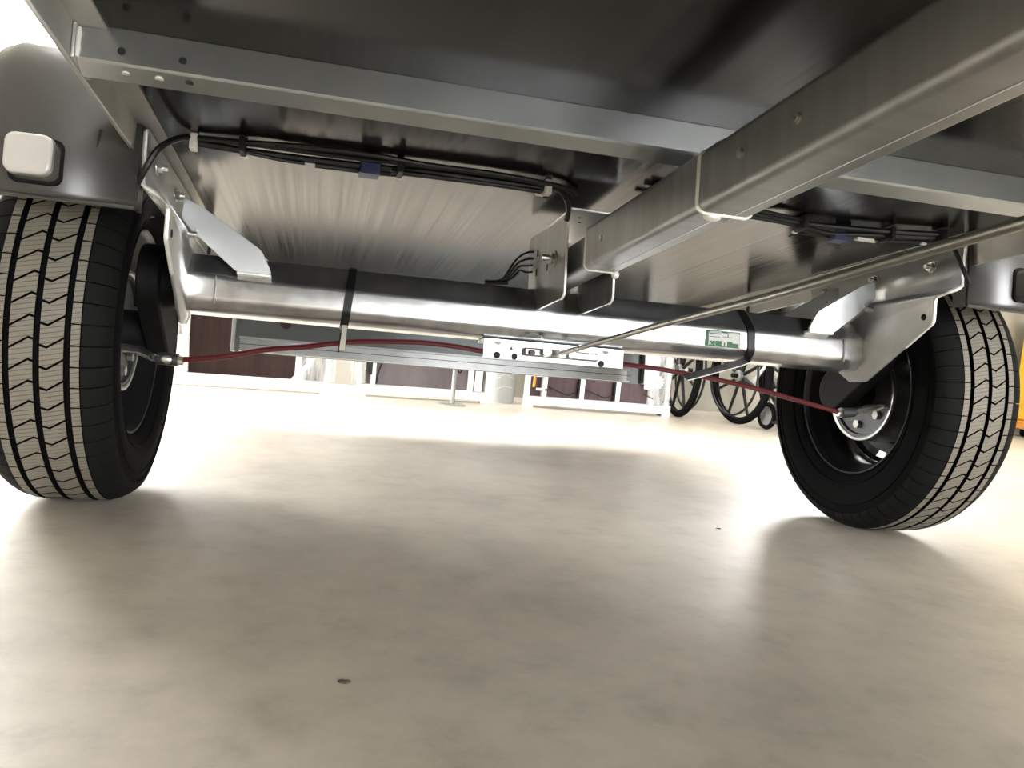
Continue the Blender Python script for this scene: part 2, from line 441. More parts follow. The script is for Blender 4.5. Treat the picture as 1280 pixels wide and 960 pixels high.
def text(body, size, loc, parent, mt, name):
    cu = bpy.data.curves.new(name, 'FONT'); cu.body = body; cu.size = size; cu.extrude = .0002; cu.align_x = 'CENTER'; cu.align_y = 'CENTER'
    to = bpy.data.objects.new('tmp', cu); COL.objects.link(to)
    dg = bpy.context.evaluated_depsgraph_get(); dg.update()
    me = bpy.data.meshes.new_from_object(to.evaluated_get(dg)); bpy.data.objects.remove(to)
    me.transform(Matrix.Rotation(PI/2, 4, 'X')); me.materials.clear(); me.materials.append(MAT[mt])
    o = bpy.data.objects.new(name, me); COL.objects.link(o); o.location = loc; o.parent = parent; return o
# CE mark as two open arcs
ce = MB()
for cx in (.7555, .7625):
    ce.tube([(cx+.0028*math.cos(a), -.1651, .0605+.0028*math.sin(a)) for a in [PI*.3+1.4*PI*i/10 for i in range(11)]], .0005, 5)
ce.tube([(.7600,-.1651,.0605),(.7625,-.1651,.0605)], .0005, 5)
ce.build('ce_mark', 'label_white', axle)

# axle mounting plates with bolts
PL = [(-.392,.264),(-.384,.204),(-.388,.176),(-.357,.160),(-.355,.114),(-.290,.0766),(-.171,.010),(-.123,.010),(-.077,.037),(-.048,.062),(-.02,.10),(.03,.15),(.07,.20),(.09,.264)]
def jog(z):
    t_ = min(1, max(0, (z-.163)/.022)); t_ = t_*t_*(3-2*t_)
    return -.232 - .032*t_
def hexbolt(parent, x, y, z, sgn, r=.0085, L_=.016, mt='zinc_bolt'):
    mb = MB(); a = lambda d: x+sgn*d
    lo, hi = sorted((a(0), a(.0018))); mb.cyl((0,y,z), 'x', r*1.35, lo, hi, 18)
    lo, hi = sorted((a(.0018), a(.0085))); mb.cyl((0,y,z), 'x', r, lo, hi, 6, .3)
    lo, hi = sorted((a(.0085), a(L_))); mb.cyl((0,y,z), 'x', r*.52, lo, hi, 10)
    return mb.build('bolt', mt, parent, smooth=30)
def plate(side):
    X = (lambda x: x) if side < 0 else mx_
    s = 1 if side < 0 else -1
    out = rpoly(PL, .006, 3)
    bm = bmesh.new(); vs = [bm.verts.new((0, y, z)) for y, z in out]; bm.faces.new(vs)
    for z in (.161,.164,.168,.172,.176,.180,.184,.188):
        bmesh.ops.bisect_plane(bm, geom=bm.verts[:]+bm.edges[:]+bm.faces[:], plane_co=(0,0,z), plane_no=(0,0,1))
    for v in bm.verts: v.co.x = X(jog(v.co.z))
    bmesh.ops.triangulate(bm, faces=bm.faces[:])
    bmesh.ops.recalc_face_normals(bm, faces=bm.faces[:])
    if sum(f.normal.x*f.calc_area() for f in bm.faces)*s < 0: bmesh.ops.reverse_faces(bm, faces=bm.faces[:])
    me = bpy.data.meshes.new('axle_plate'); bm.to_mesh(me); bm.free(); me.materials.append(MAT['galv_plate'])
    me.polygons.foreach_set('use_smooth', [True]*len(me.polygons))
    p = bpy.data.objects.new('axle_plate', me); COL.objects.link(p); p.parent = T
    sd = p.modifiers.new('solid', 'SOLIDIFY'); sd.thickness = .006; sd.offset = -1
    edge = [(X(jog(z)-.003), y-.0006, z) for y, z in out[3:24]]
    MB().tube(edge, .0033, 6).build('sheared_edge', 'bright_edge', p)
    for (y, z) in ((-.312,.230),(-.150,.230),(.02,.230)): hexbolt(p, X(jog(z)), y, z, s)
    xi = X(jog(.127))
    MB().cyl((0,-.333,.127), 'x', .0065, min(xi, xi+s*.0010), max(xi, xi+s*.0010), 16).build('hole', 'dark_hole', p)
    MB().cyl((0,-.186,.158), 'x', .0055, min(xi, xi+s*.014), max(xi, xi+s*.014), 12).build('stud', 'zinc_bolt', p)
    return p
pL = plate(-1); pR = plate(1)
# gussets, front and rear
GP = [(.966,.106),(.970,.116),(.986,.146),(1.040,.180),(1.086,.2085),(1.118,.2225),(1.1195,.186),(1.100,.165),(1.024,.104)]
for side in (-1, 1):
    X = (lambda x: mx_(x)) if side < 0 else (lambda x: x)
    g1 = MB(); g1.prism('y', rpoly([(X(p[0]), p[1]) for p in GP], .007, 3), -.174, -.168)
    go = g1.build('gusset', 'galv_gusset', T, smooth=30, bevel=.0006)
    f1 = MB(); xa, xb = sorted((X(.967), X(1.024))); f1.box(xa, xb, -.1745, -.140, .1005, .1055); f1.build('folded_foot', 'bright_edge', go, bevel=.0012)
    g2 = MB(); g2.prism('y', rpoly([(X(p[0]-.005), p[1]+.004) for p in GP], .007, 3), -.060, -.054)
    g2.build('gusset', 'galv_gusset', T, smooth=30)
    w = MB(); w.tube([(X(1.093+.002*(i % 2)), -.172, .162+.004*i) for i in range(3)], .004, 6).build('weld_bead', 'weld_white', go)
    w = MB(); w.tube([(X(1.058), -.1645, .047+.006*i) for i in range(9)], [.0012+.0008*(i % 2) for i in range(9)], 6).build('weld_bead', 'galv_draw', axle)
# centre bracket: two side plates and a top plate
CP = [(-.322,.234),(-.329,.100),(-.318,.0935),(-.166,.0925),(-.124,.136),(-.085,.140),(-.074,.244),(-.09,.246)]
cpl = MB(); cpl.prism('x', rpoly(CP, .006, 3), .391, .395)
cb = cpl.build('centre_plate', 'galv_draw', T, smooth=30)
cpr = MB(); cpr.prism('x', rpoly(CP, .006, 3), .478, .482); cbr = cpr.build('centre_plate', 'galv_draw', T, smooth=30)
MB().box(.391, .482, -.345, -.10, .2405, .2445).build('top_plate', 'galv_plate', T, bevel=.001)
for par, x in ((cb, .393), (cbr, .480)):
    MB().tube([(x, y, z) for y, z in rpoly(CP, .006, 3)[0:12]], .0024, 6).build('sheared_edge', 'bright_edge', par)
hx = hexbolt(cb, .391, -.262, .172, -1, .0105, .024)
for (y, z) in ((-.143,.204),(-.217,.164),(-.14,.167)):
    MB().box(.3898, .3912, y-.002, y+.002, z-.006, z+.006).build('slot', 'dark_hole', cb)
for (x, y) in ((.42, -.30), (.43, -.27)):
    MB().cyl((x, y, 0), 'z', .003, .2399, .2406, 10).build('hole', 'dark_hole', cb)

# brake rod and equalizer
MB().tube([(.437,-.185,.0115),(.4365,-.644,.0195),(.4365,-.896,.0205),(.4365,-1.2,.0275),(.4365,-2.1,.048)], .0046, 12).build('brake_rod', 'rod_steel', T)
MB().tube([(.437,-.178,.0113),(.437,-.30,.0135)], .0052, 12).build('threaded_rod_end', 'chrome', T)
eq = MB()
# flat equalizer channel with scalloped notches
def notched(x0, x1, z0, z1, notches, step=.002):
    top = []; x = x0
    pts = [(x0, z1)]
    for (c, r, edge) in sorted(notches):
        if edge == 't': pts += [(c+r*math.cos(PI-PI*i/8)*1.0, z1-r*math.sin(PI-PI*i/8)) for i in range(9)]
    pts.append((x1, z1)); pts.append((x1, z0))
    for (c, r, edge) in sorted(notches, reverse=True):
        if edge == 'b': pts += [(c+r*math.cos(-PI*i/8), z0+r*math.sin(PI*i/8)*1.5) for i in range(9)]
    pts.append((x0, z0)); return pts
eq.prism('y', notched(.296, .575, -.004, .0285, [(.322,.008,'t'),(.538,.008,'t'),(.322,.0045,'b'),(.356,.0045,'b'),(.53,.0045,'b')]), -.150, -.146)
eqo = lab(eq.build('brake_equalizer', 'galv_equalizer', T, smooth=30), 'bright notched steel brake equalizer under the axle')
MB().box(.296,.575,-.150,-.085,.0275,.0315).build('bracket_flange', 'galv_plate', eqo)
MB().box(.372,.520,-.162,-.150,.004,.020).build('yoke', 'galv_draw', eqo, bevel=.003)
for x, r in ((.413,.0085),(.462,.0075)):
    MB().cyl((x,0,.0125), 'y', r, -.178, -.150, 20).build('pin_head', 'chrome', eqo, bevel=.001)
MB().cyl((.386,0,.010),'y',.006,-.170,-.15,6).build('nut', 'dark_red', eqo)
MB().cyl((.437,-0,.0115),'y',.0085,-.196,-.182,6).build('nut', 'zinc_bolt', eqo)
for x, r in ((.322,.0065),(.356,.006),(.53,.0065)):
    MB().cyl((x,0,.0015),'y',r,-.1508,-.1490,14).build('slot', 'dark_hole', eqo)
MB().cyl((.352,0,.016),'y',.004,-.165,-.15,8).build('nut', 'zinc_bolt', eqo)

# red brake cables
cL = spline([(.300,-.140,.006),(.240,-.150,.0105),(.169,-.155,.0115),(.053,-.155,.002),(-.03,-.152,-.014),(-.097,-.150,-.025),(-.17,-.15,-.044),(-.237,-.15,-.054)], 8)
cR = spline([(.560,-.140,.006),(.640,-.150,.002),(.732,-.155,-.006),(.82,-.155,-.016),(.895,-.152,-.027),(.98,-.15,-.042),(1.062,-.15,-.057)], 8)
for c in (cL, cR): MB().tube(c, .0048, 10).build('brake_cable', 'red_cable', T)
def conduit(pts, name='cable_conduit'):
    o = MB().tube(spline(pts, 6), .0085, 12).build(name, 'chrome', T)
    p0, p1 = Vector(pts[0]), Vector(pts[1]); d = (p1-p0).normalized()
    MB().tube([p0-d*.012, p0-d*.004], .0075, 8).build('ferrule', 'zinc_bolt', o)
    MB().tube([p0-d*.004, p0+d*.030], .0105, 12).build('rubber_boot', 'drum_steel', o)
conduit([(-.240,-.15,-.0545),(-.272,-.147,-.053),(-.31,-.08,-.040),(-.352,-.045,-.034)])
conduit([(1.070,-.15,-.0575),(1.10,-.146,-.055),(1.15,-.120,-.045),(1.224,-.085,-.030)])

# wheels: tyre with tread blocks, rim, drum, arm
NP = 60; DA = 2*PI/NP
def zig(w):            # zigzag across the two centre ribs
    if w < 0:
        t = (w+.0365)/.032
        return .0175*t/.8 - .009 if t < .8 else .0085 - .002*(t-.8)/.2
    t = (w-.0045)/.032
    return -.002 - .003*t/.3 if t < .3 else -.005 + .0155*(t-.3)/.7
def rib_block(ws, rtop, rbot, gap=.0020, dz=zig, nseg=3):
    mb = MB(); s0 = -DA*R/2+gap; s1 = DA*R/2-gap; vs = []; cols = len(ws)
    for lev in range(2):
        for k in range(nseg+1):
            s = s0+(s1-s0)*k/nseg
            for w in ws:
                r = (rtop(w) if lev else rbot); a = (s+dz(w)-.004)/R
                vs.append((w, -r*math.cos(a), r*math.sin(a)))
    n = cols*(nseg+1); fs = []
    for k in range(nseg):
        for i in range(cols-1):
            fs.append((n+k*cols+i, n+k*cols+i+1, n+(k+1)*cols+i+1, n+(k+1)*cols+i))
    mb.add(vs, fs); mb.slot(1); fs = []; vs = []; n0 = 0
    for k in range(nseg):
        for i in (0, cols-1): fs.append((k*cols+i, (k+1)*cols+i, n+(k+1)*cols+i, n+k*cols+i))
    for k in (0, nseg):
        for i in range(cols-1): fs.append((k*cols+i, k*cols+i+1, n+k*cols+i+1, n+k*cols+i))
    for f in fs: mb.f.append(list(f)); mb.mi.append(1)
    return mb
crown = lambda w: R - .9*w*w*.8
flat = lambda w: 0.0
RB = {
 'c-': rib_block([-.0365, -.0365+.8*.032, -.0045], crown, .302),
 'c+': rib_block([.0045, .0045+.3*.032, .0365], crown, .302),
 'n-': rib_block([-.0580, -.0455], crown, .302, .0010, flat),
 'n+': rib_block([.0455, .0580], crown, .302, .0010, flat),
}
def shoulder(sg):
    prof = [(.0595,.300),(.0595,R-.0032),(.072,R-.0068),(.084,R-.0140),(.0935,R-.022),(.097,R-.034),(.092,R-.036)]
    mb = MB(); k = 3; s0 = -DA/2+.0032; s1 = DA/2-.0032; vs = []; n = len(prof)
    for j in range(k+1):
        a = s0+(s1-s0)*j/k - .004/R
        for (w, r) in prof: vs.append((sg*w, -r*math.cos(a), r*math.sin(a)))
    fs = [(j*n+i, j*n+i+1, (j+1)*n+i+1, (j+1)*n+i) for j in range(k) for i in range(n-1)]
    fs += [list(range(n)), [k*n+i for i in range(n)]]
    return mb.add(vs, fs)
SH = {-1: shoulder(-1), 1: shoulder(1)}
def rotx(v, a): return (v[0], v[1]*math.cos(a)-v[2]*math.sin(a), v[1]*math.sin(a)+v[2]*math.cos(a))
blockmesh = {}
def wheel(xc, s):
    # s: +1 when the trailer lies towards +x of this wheel (left wheel)
    prof = [(-.068,.183),(-.076,.192),(-.086,.205),(-.097,.232),(-.0985,.252),(-.095,.272),(-.088,.290),(-.074,.3005),(-.06,.3035),(0,.3055),(.06,.3035),(.074,.3005),(.088,.290),(.095,.272),(.0985,.252),(.097,.232),(.086,.205),(.076,.192),(.068,.183),(.06,.18),(-.06,.18)]
    tm = MB(); tm.lathe(prof, 120, closed=True)
    for sg in (-1, 1):
        for r_ in (.196, .214, .262):
            w_ = {.196:.0795, .214:.0915, .262:.0975}[r_]
            tm.lathe([(sg*(w_-.002), r_-.002), (sg*(w_+.0012), r_), (sg*(w_-.002), r_+.002)], 96)
    tyre = lab(tm.build('tire', 'rubber', T, smooth=50, loc=(xc, 0, 0)), 'black radial tyre with zigzag tread')
    rest = MB(); shm = MB()
    for k in range(NP):
        a = k*DA; deg = (math.degrees(a)+180) % 360-180
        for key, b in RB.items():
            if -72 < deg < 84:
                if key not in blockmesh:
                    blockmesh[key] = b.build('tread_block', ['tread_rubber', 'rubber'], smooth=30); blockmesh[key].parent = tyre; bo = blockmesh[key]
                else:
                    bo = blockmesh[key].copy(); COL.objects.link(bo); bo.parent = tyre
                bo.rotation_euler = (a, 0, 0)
            else:
                rest.add([rotx(v, a) for v in b.v], b.f)
        for sg in (-1, 1):
            shm.add([rotx(v, a) for v in SH[sg].v], SH[sg].f)
    lab(rest.build('tread', 'shoulder_rubber', tyre, smooth=30), kind='stuff')
    lab(shm.build('tread_shoulder', 'shoulder_rubber', tyre, smooth=40), kind='stuff')
    # rim: barrel and perforated disc
    rm = MB()
    bp = [(s*w, r) for w, r in [(.0735,.190),(.0765,.1905),(.0765,.187),(.071,.182),(.066,.178),(.050,.176),(.040,.166),(.010,.160),(-.030,.163),(-.045,.174),(-.066,.178),(-.0735,.190),(-.0765,.190),(-.07,.186),(-.045,.180),(-.03,.169),(.010,.166),(.040,.172),(.05,.182),(.069,.186)]]
    rm.lathe(bp, 72, closed=True)
    rim = lab(rm.build('wheel_rim', 'black_steel', T, smooth=40, loc=(xc, 0, 0)), 'black steel wheel rim')
    MB().lathe([(s*.0765,.1885),(s*.0778,.1895),(s*.0765,.1905)], 72).build('rim_edge', 'drum_steel', rim)
    dm_ = MB(); nh = 30
    for (r0, r1, w0, w1, gaps) in ((.162,.152,-.020,-.028,False),(.152,.138,-.028,-.034,True),(.138,.070,-.034,-.046,False),(.070,.0,-.046,-.046,False)):
        for i in range(nh):
            if gaps and i % 3 == 2: continue
            a0 = 2*PI*i/nh; a1 = 2*PI*(i+1)/nh; vs = []
            for th in (0, -.004):
                for (r, w, a) in ((r0,w0,a0),(r0,w0,a1),(r1,w1,a1),(r1,w1,a0)):
                    vs.append((s*(w+th), max(r,.0005)*math.cos(a), max(r,.0005)*math.sin(a)))
            dm_.add(vs, [(0,1,2,3),(4,7,6,5),(0,4,5,1),(1,5,6,2),(2,6,7,3),(3,7,4,0)])
    dm_.build('rim_disc', 'black_steel', rim, smooth=30)
    # brake drum and backing plate
    bm_ = MB(); bm_.lathe([(s*w, r) for w, r in [(-.036,.0005),(-.036,.112),(.050,.112),(.053,.1085),(.053,.098),(.046,.096),(.046,.0005)]], 56)
    dr_ = lab(bm_.build('brake_drum', 'drum_steel', T, smooth=35, loc=(xc, 0, 0)), 'dark steel brake drum')
    MB().lathe([(s*.050,.1125),(s*.0555,.112),(s*.0565,.1085),(s*.0545,.104),(s*.050,.104)], 56).build('backing_plate_rim', 'drum_rim', dr_, smooth=40)
    for a in (PI*1.25, PI*1.55, PI*1.8, PI*.2):
        y, z = .075*math.cos(a), .075*math.sin(a)
        lo, hi = sorted((s*.046, s*.056)); MB().cyl((0,y,z), 'x', .010, lo, hi, 6).build('adjuster', 'drum_rim', dr_)
    # trailing arm
    c1 = Vector((-.112,.085)); c2 = Vector((0,0)); ra, rb = .062, .046; d = (c2-c1).normalized(); n_ = Vector((-d.y, d.x)); poly = []
    for i in range(13):
        a = -PI/2+PI*i/12; v = c2 + (d*math.cos(a)+n_*math.sin(a))*rb; poly.append((v.x, v.y))
    for i in range(13):
        a = PI/2+PI*i/12; v = c1 + (d*math.cos(a)+n_*math.sin(a))*ra; poly.append((v.x, v.y))
    am = MB(); xa, xb = sorted((s*.096, s*.134)); am.prism('x', poly, xa, xb)
    arm = lab(am.build('swing_arm', 'cast_black', T, smooth=30, bevel=.004, loc=(xc, 0, 0)), 'black cast trailing arm')
    xa, xb = sorted((s*.045, s*.098)); MB().cyl((0,0,0), 'x', .040, xa, xb, 28).build('hub_flange', 'cast_black', arm)
    xa, xb = sorted((s*.13, s*.172)); MB().cyl((0,-.112,.085), 'x', .048, xa, xb, 28).build('arm_boss', 'cast_black', arm)
    hb = MB(); hb.cyl((0,.085,.010), 'x', .020, *sorted((s*.055, s*.075)), 20); hb.build('hub_plug', 'cast_black', arm, bevel=.003)
wheel(-.408, 1); wheel(1.281, -1)

# mudguards
def mudguard(side):
    X = (lambda x: x) if side < 0 else mx_
    path = [(-.392,.146),(-.396,.19),(-.395,.24),(-.386,.295),(-.366,.345),(-.335,.380),(-.29,.398),(-.2,.405),(0,.405),(.2,.405),(.29,.398),(.335,.380),(.366,.345),(.39,.295),(.396,.146)]
    path = [(v.x, v.z) for v in spline([(y,0,z) for y,z in path], 3)]
    xs = [(-.272,0,0),(-.40,0,0),(-.452,0,0),(-.478,.006,.010),(-.495,.016,.024),(-.505,.032,.045),(-.508,.05,.07)]
    mb = MB(); vs = []; n = len(path)
    for (x, ins, dn) in xs:
        for (y, z) in path:
            k = ins/.4
            vs.append((X(x), y*(1-k), z-dn*max(0, (z-.146)/.24)))
    fs = [(i*n+j, i*n+j+1, (i+1)*n+j+1, (i+1)*n+j) for i in range(len(xs)-1) for j in range(n-1)]
    mb.add(vs, fs)
    o = mb.build('mudguard', 'mudguard_plastic', T, smooth=40)
    sd = o.modifiers.new('solid', 'SOLIDIFY'); sd.thickness = .004; sd.offset = 0
    lab(o, 'dark grey plastic mudguard')
    lip = MB(); lip.tube([(X(-.272),-.393,.1455),(X(-.40),-.393,.1455),(X(-.452),-.393,.1455),(X(-.49),-.379,.1455)], .0032, 8).build('rolled_lip', 'mudguard_plastic', o)
    # closing cheek towards the frame
    ck = MB(); ck.prism('x', [(-.390,.146),(-.393,.24),(-.364,.343),(-.29,.395),(-.20,.40),(-.20,.34),(-.30,.33),(-.345,.29),(-.36,.20),(-.360,.146)], *sorted((X(-.2755), X(-.2705))))
    ck.build('inner_cheek', 'mudguard_plastic', o)
    sl = MB(); p0 = Vector((X(-.3235), -.3985, .250)); p1 = Vector((X(-.3275), -.3985, .224))
    if side < 0: sl.tube([p0, (p0+p1)/2, p1], [.0022,.0016,.0006], 6).build('slot', 'dark_hole', o)
    lamp_x = -.401
    lm = MB(); lm.prism('y', rrect(*sorted((X(lamp_x-.030), X(lamp_x+.030))), .166, .222, .012, 4), -.428, -.397)
    lo = lm.build('marker_lamp', 'lamp_body', T, smooth=40, bevel=.002); lab(lo, 'square clear position lamp on mudguard')
    ln = MB(); ln.prism('y', rrect(*sorted((X(lamp_x-.0295), X(lamp_x+.0295))), .1665, .2215, .013, 4), -.437, -.4275)
    ln.build('lens', 'lamp_lens', lo, smooth=40, bevel=.004, seg=3)
    bs = MB(); bs.prism('y', rrect(*sorted((X(lamp_x-.034), X(lamp_x+.034))), .162, .226, .012, 4), -.402, -.394); bs.build('rubber_base', 'cast_black', lo, smooth=40)
    return o
mudguard(-1); mudguard(1)

# rear sheet and beam
rp = MB(); rp.box(-.283, mx_(-.283)-.0, 1.122, 1.126, .048, DZ); lab(rp.build('rear_panel', 'rear_sheet', T, smooth=0), 'grey sheet closing the rear of the trailer')
for xa in (-.283, mx_(-.283)-.012): MB().box(xa, xa+.012, 1.09, 1.1215, .048, DZ).build('corner_post', 'rear_alu', T, bevel=.001)
rb = MB(); P = [(1.09,.050),(1.121,.050),(1.121,.097),(1.086,.097),(1.086,.092),(1.116,.092),(1.116,.055),(1.09,.055)]
rb.prism('x', P, -.258, mx_(-.215)); lab(rb.build('rear_beam', 'rear_alu', T, smooth=0), 'aluminium channel beam along the rear edge')
MB().box(-.255, mx_(-.22), 1.0845, 1.088, .072, .0735).build('beam_groove', 'dark_hole', T)
MB().cyl((-.119,0,.153),'y',.018,1.110,1.123,18).build('reflector', 'dark_red', T, bevel=.002)

# straps round the axle
def strap(x, lean, w=.0125):
    mb = MB(); pr = [(y*1.0, z) for y, z in AX]; c = (-.11,.086); pts = []
    for y, z in pr:
        dy, dz = y-c[0], z-c[1]; l_ = math.hypot(dy, dz); pts.append((x+lean*(z-.086), y+dy/l_*.0022, z+dz/l_*.0022))
    pts.append(pts[0])
    mb.ribbon(pts, (1,0,0), w, .0022)
    return mb.build('cable_strap', 'strap_black', T, smooth=40)
s1 = strap(.042, .09, .0145)
MB().ribbon([(.0385,-.150,.031),(.0375,-.168,.010),(.0355,-.176,-.016)], (1,0,0), .009, .002).build('strap_tail', 'strap_tail', s1)
MB().ribbon([(.0325,-.146,.018),(.0315,-.148,.0),(.031,-.148,-.018)], (1,0,0), .003, .002).build('strap_loop', 'strap_black', s1)
s2 = strap(.842, -.06, .0155)
s2b = MB(); s2b.ribbon([(.838,-.166,.046),(.834,-.164,.032),(.815,-.163,.024),(.760,-.165,.006),(.700,-.168,-.013)], (0,.9,.45), .026, .002)
s2b.build('strap_tail', 'strap_black', s2)
MB().tube([(.836,-.178,.028),(.815,-.177,.0185),(.760,-.178,.0005),(.700,-.181,-.019)], .0012, 6).build('strap_edge', 'paper_white', s2)

# wiring under the deck
def cable(pts, r=.0042, mt='black_plastic', name='cable', parent=None): return MB().tube(spline(pts, 6), r, 8).build(name, mt, parent or T)
zc = .2635
cable([(-.275,-.385,.180),(-.262,-.402,.200),(-.246,-.404,.232),(-.226,-.385,.256),(-.205,-.375,.2635),(-.16,-.381,.264),(-.10,-.388,zc),(.0,-.386,zc),(.12,-.396,zc),(.22,-.400,zc),(.335,-.390,.262),(.370,-.365,.256),(.387,-.340,.243),(.389,-.327,.225)], .0046)
cable([(-.205,-.367,.260),(-.135,-.372,.256),(-.06,-.368,.257),(.05,-.372,.258),(.15,-.384,.258),(.25,-.388,.257),(.33,-.384,.257)], .0055)
cable([(-.135,-.392,.262),(-.05,-.404,.2645),(.05,-.410,.2645),(.14,-.402,.264),(.25,-.404,.264),(.34,-.396,.262),(.378,-.372,.264),(.395,-.35,.262)], .0040)
cable([(-.13,-.381,.251),(-.08,-.371,.250),(-.045,-.369,.250)], .0030)
cable([(-.03,-.366,.2505),(.04,-.363,.252),(.085,-.368,.252),(.098,-.372,.252)], .0042)
cable([(.085,-.382,.252),(.17,-.386,.252),(.25,-.388,.252),(.325,-.386,.2515)], .0045)
def clip(x, y, mt, w=.010, d=.026, z=.2625): return MB().box(x-w/2, x+w/2, y-d/2, y+d/2, z-.016, z+.0085).build('cable_clip', mt, T, bevel=.002)
clip(-.205, -.371, 'white_clip', .011, .018)
clip(-.135, -.383, 'strap_black', .009, .040)
MB().box(-.139,-.127,-.372,-.362,.244,.249).build('cable_clip', 'white_clip', T, bevel=.001)
clip(.098, -.386, 'strap_black', .009, .042, .2615)
MB().box(.094,.104,-.372,-.364,.2445,.249).build('cable_clip', 'white_clip', T, bevel=.001)
clip(.335, -.389, 'white_clip', .011, .018, .2615)
MB().cyl((0,-.378,.2495),'x',.004,.318,.331,10).build('cable_end', 'white_clip', T)
MB().cyl((0,-.378,.2495),'x',.0062,.331,.343,10).build('cable_end', 'black_plastic', T)
def connector(x, y, z, l):
    o = MB().box(x-l/2, x+l/2, y-.014, y+.014, z-.017, z+.006).build('wire_connector', 'blue_plastic', T, bevel=.0025)
    MB().box(x-l/2-.001, x+l/2+.001, y-.0155, y+.010, z+.002, z+.0095).build('connector_base', 'black_plastic', o, bevel=.001)
    MB().box(x-l/2-.002, x+l/2-.002, y-.0152, y+.0135, z-.0185, z-.0165).build('latch', 'blue_plastic', o, bevel=.0005)
connector(.053, -.372, .261, .030)
# right hand harness
cable([(.49,-.42,.262),(.62,-.40,.262),(.72,-.392,.261),(.80,-.386,.259),(.95,-.396,.261),(1.06,-.42,.262)], .0050)
cable([(.49,-.38,.262),(.62,-.375,.262),(.72,-.377,.260),(.80,-.378,.256),(.87,-.366,.253),(.93,-.376,.256),(1.055,-.413,.257)], .0045)
cable([(.80,-.372,.254),(.84,-.360,.251),(.875,-.353,.251),(.905,-.353,.251)], .0032)
cable([(.49,-.445,.263),(.66,-.42,.262),(.80,-.392,.262)], .0036)
cable([(.815,-.325,.250),(.822,-.338,.252),(.85,-.345,.2515),(.88,-.350,.251)], .0018)
cable([(.93,-.362,.251),(.98,-.375,.250),(1.04,-.398,.251)], .0032)
connector(.895, -.356, .261, .030)
MB().box(.925,.968,-.372,-.360,.2475,.2525).build('cable_tag', 'paper_white', T, bevel=.001)
clip(.80, -.384, 'strap_black', .010, .036, .2605); clip(.972, -.392, 'strap_black', .008, .034, .2605); clip(1.058, -.418, 'strap_black', .010, .03, .2605)
MB().box(.794,.803,-.372,-.365,.2435,.2475).build('cable_clip', 'white_clip', T, bevel=.001)
MB().box(1.036,1.046,-.402,-.395,.2455,.2495).build('cable_clip', 'white_clip', T, bevel=.001)
cable([(1.100,-.398,.255),(1.108,-.402,.24),(1.116,-.408,.215),(1.122,-.412,.198),(1.128,-.415,.18)], .0042)
# loose loom looping into the centre bracket
for i in range(4):
    z1 = .214-.013*i
    cable([(.322,-.098+.004*i,.149),(.338+.004*i,-.10,.160-.001*i),(.358+.003*i,-.104,(.160+z1)/2+.008),(.378,-.108,z1-.003),(.396,-.11,z1)], .0022)
cable([(.300,-.094,.1465),(.322,-.098,.147),(.345,-.1,.150)], .0045)

# ------------------------------------------------------------------ things in the back of the hall
def frame_unit(name, loc, rz, W, H, panels, pm, label, extra):
    t = empty(name, loc, rz); lab(t, label, 'frame', 'frames standing along the back wall')
    b = MB().box(0, W, -.02, .03, .012, .052).build('bottom_beam', 'alu_white', t, bevel=.003)
    MB().box(0, W, -.02, .03, H-.04, H).build('top_beam', 'alu_white', t, bevel=.003)
    xs = panels
    for x in xs: MB().box(x-.011, x+.011, -.015, .02, .052, H-.04).build('post', 'alu_white', t, bevel=.002)
    for i in range(len(xs)-1): MB().box(xs[i]+.0115, xs[i+1]-.0115, .022, .034, .053, H-.041).build('panel', pm, t, smooth=0)
    for x in (.02, W-.02): MB().box(x-.02, x+.02, -.03, .04, 0, .0115).build('foot', 'alu_white', t, bevel=.002)
    extra(t, W, H)
    return t
def film(t, pts, h, name='plastic_film'):
    # crumpled standing sheet along a ground line
    mb = MB(); pts = spline([(p[0], p[1], 0) for p in pts], 6); nz = 10; vs = []; fs = []; n = len(pts)
    for k in range(nz+1):
        for i, p in enumerate(pts):
            j = .006*math.sin(i*1.7+k*.9)+.004*math.sin(i*3.1-k*1.3)
            vs.append((p.x+j, p.y+.5*j, .056+(h-.056)*k/nz))
    for k in range(nz):
        for i in range(n-1): fs.append((k*n+i, k*n+i+1, (k+1)*n+i+1, (k+1)*n+i))
    o = mb.add(vs, fs).build(name, 'plastic_film', t, smooth=80)
    return o
def ex1(t, W, H):
    MB().box(.160,.184,-.028,-.016,.052,.21).build('bracket', 'alu_white', t, bevel=.002)
    MB().prism('y', [(W-.17,.053),(W-.075,.17),(W-.055,.17),(W-.14,.053)], -.012, .0).build('brace', 'alu_white', t)
    MB().box(W-.13,W-.03,-.014,.018,.19,.215).build('rail', 'alu_white', t, bevel=.002)
    film(t, [(W-.15,-.035),(W-.09,-.045),(W-.03,-.04),(W+.012,-.01),(W+.015,.05)], .62)
    film(t, [(.14,-.04),(.17,-.05),(.21,-.04)], .6)
frame_unit('upright_panel_frame', (-.75, 3.60, 0), math.radians(4), .80, 1.05, [.011,.195,.66,.789], 'brown_ply', 'white framed dark brown panel standing on the floor beside the left tyre', ex1)
def ex2(t, W, H):
    cable([(.11,-.02,.30),(.115,-.03,.2),(.09,-.03,.12),(.085,-.02,.06)], .004, parent=t)
    cable([(.44,-.02,.30),(.45,-.03,.17),(.47,-.03,.14),(.49,-.03,.20)], .004, parent=t)
    MB().box(.045,.062,-.03,-.018,.10,.30).build('hinge', 'black_plastic', t)
    MB().box(W-.075,W-.04,-.028,-.016,.055,.30).build('bracket', 'alu_white', t, bevel=.002)
    film(t, [(-.035,-.02),(-.01,-.04),(.03,-.03)], .7)
frame_unit('upright_panel_frame', (.17, 3.70, 0), math.radians(3), .62, 1.0, [.011,.07,.53,.609], 'violet_ply', 'white framed grey-violet panel standing behind the thin pole stand', ex2)
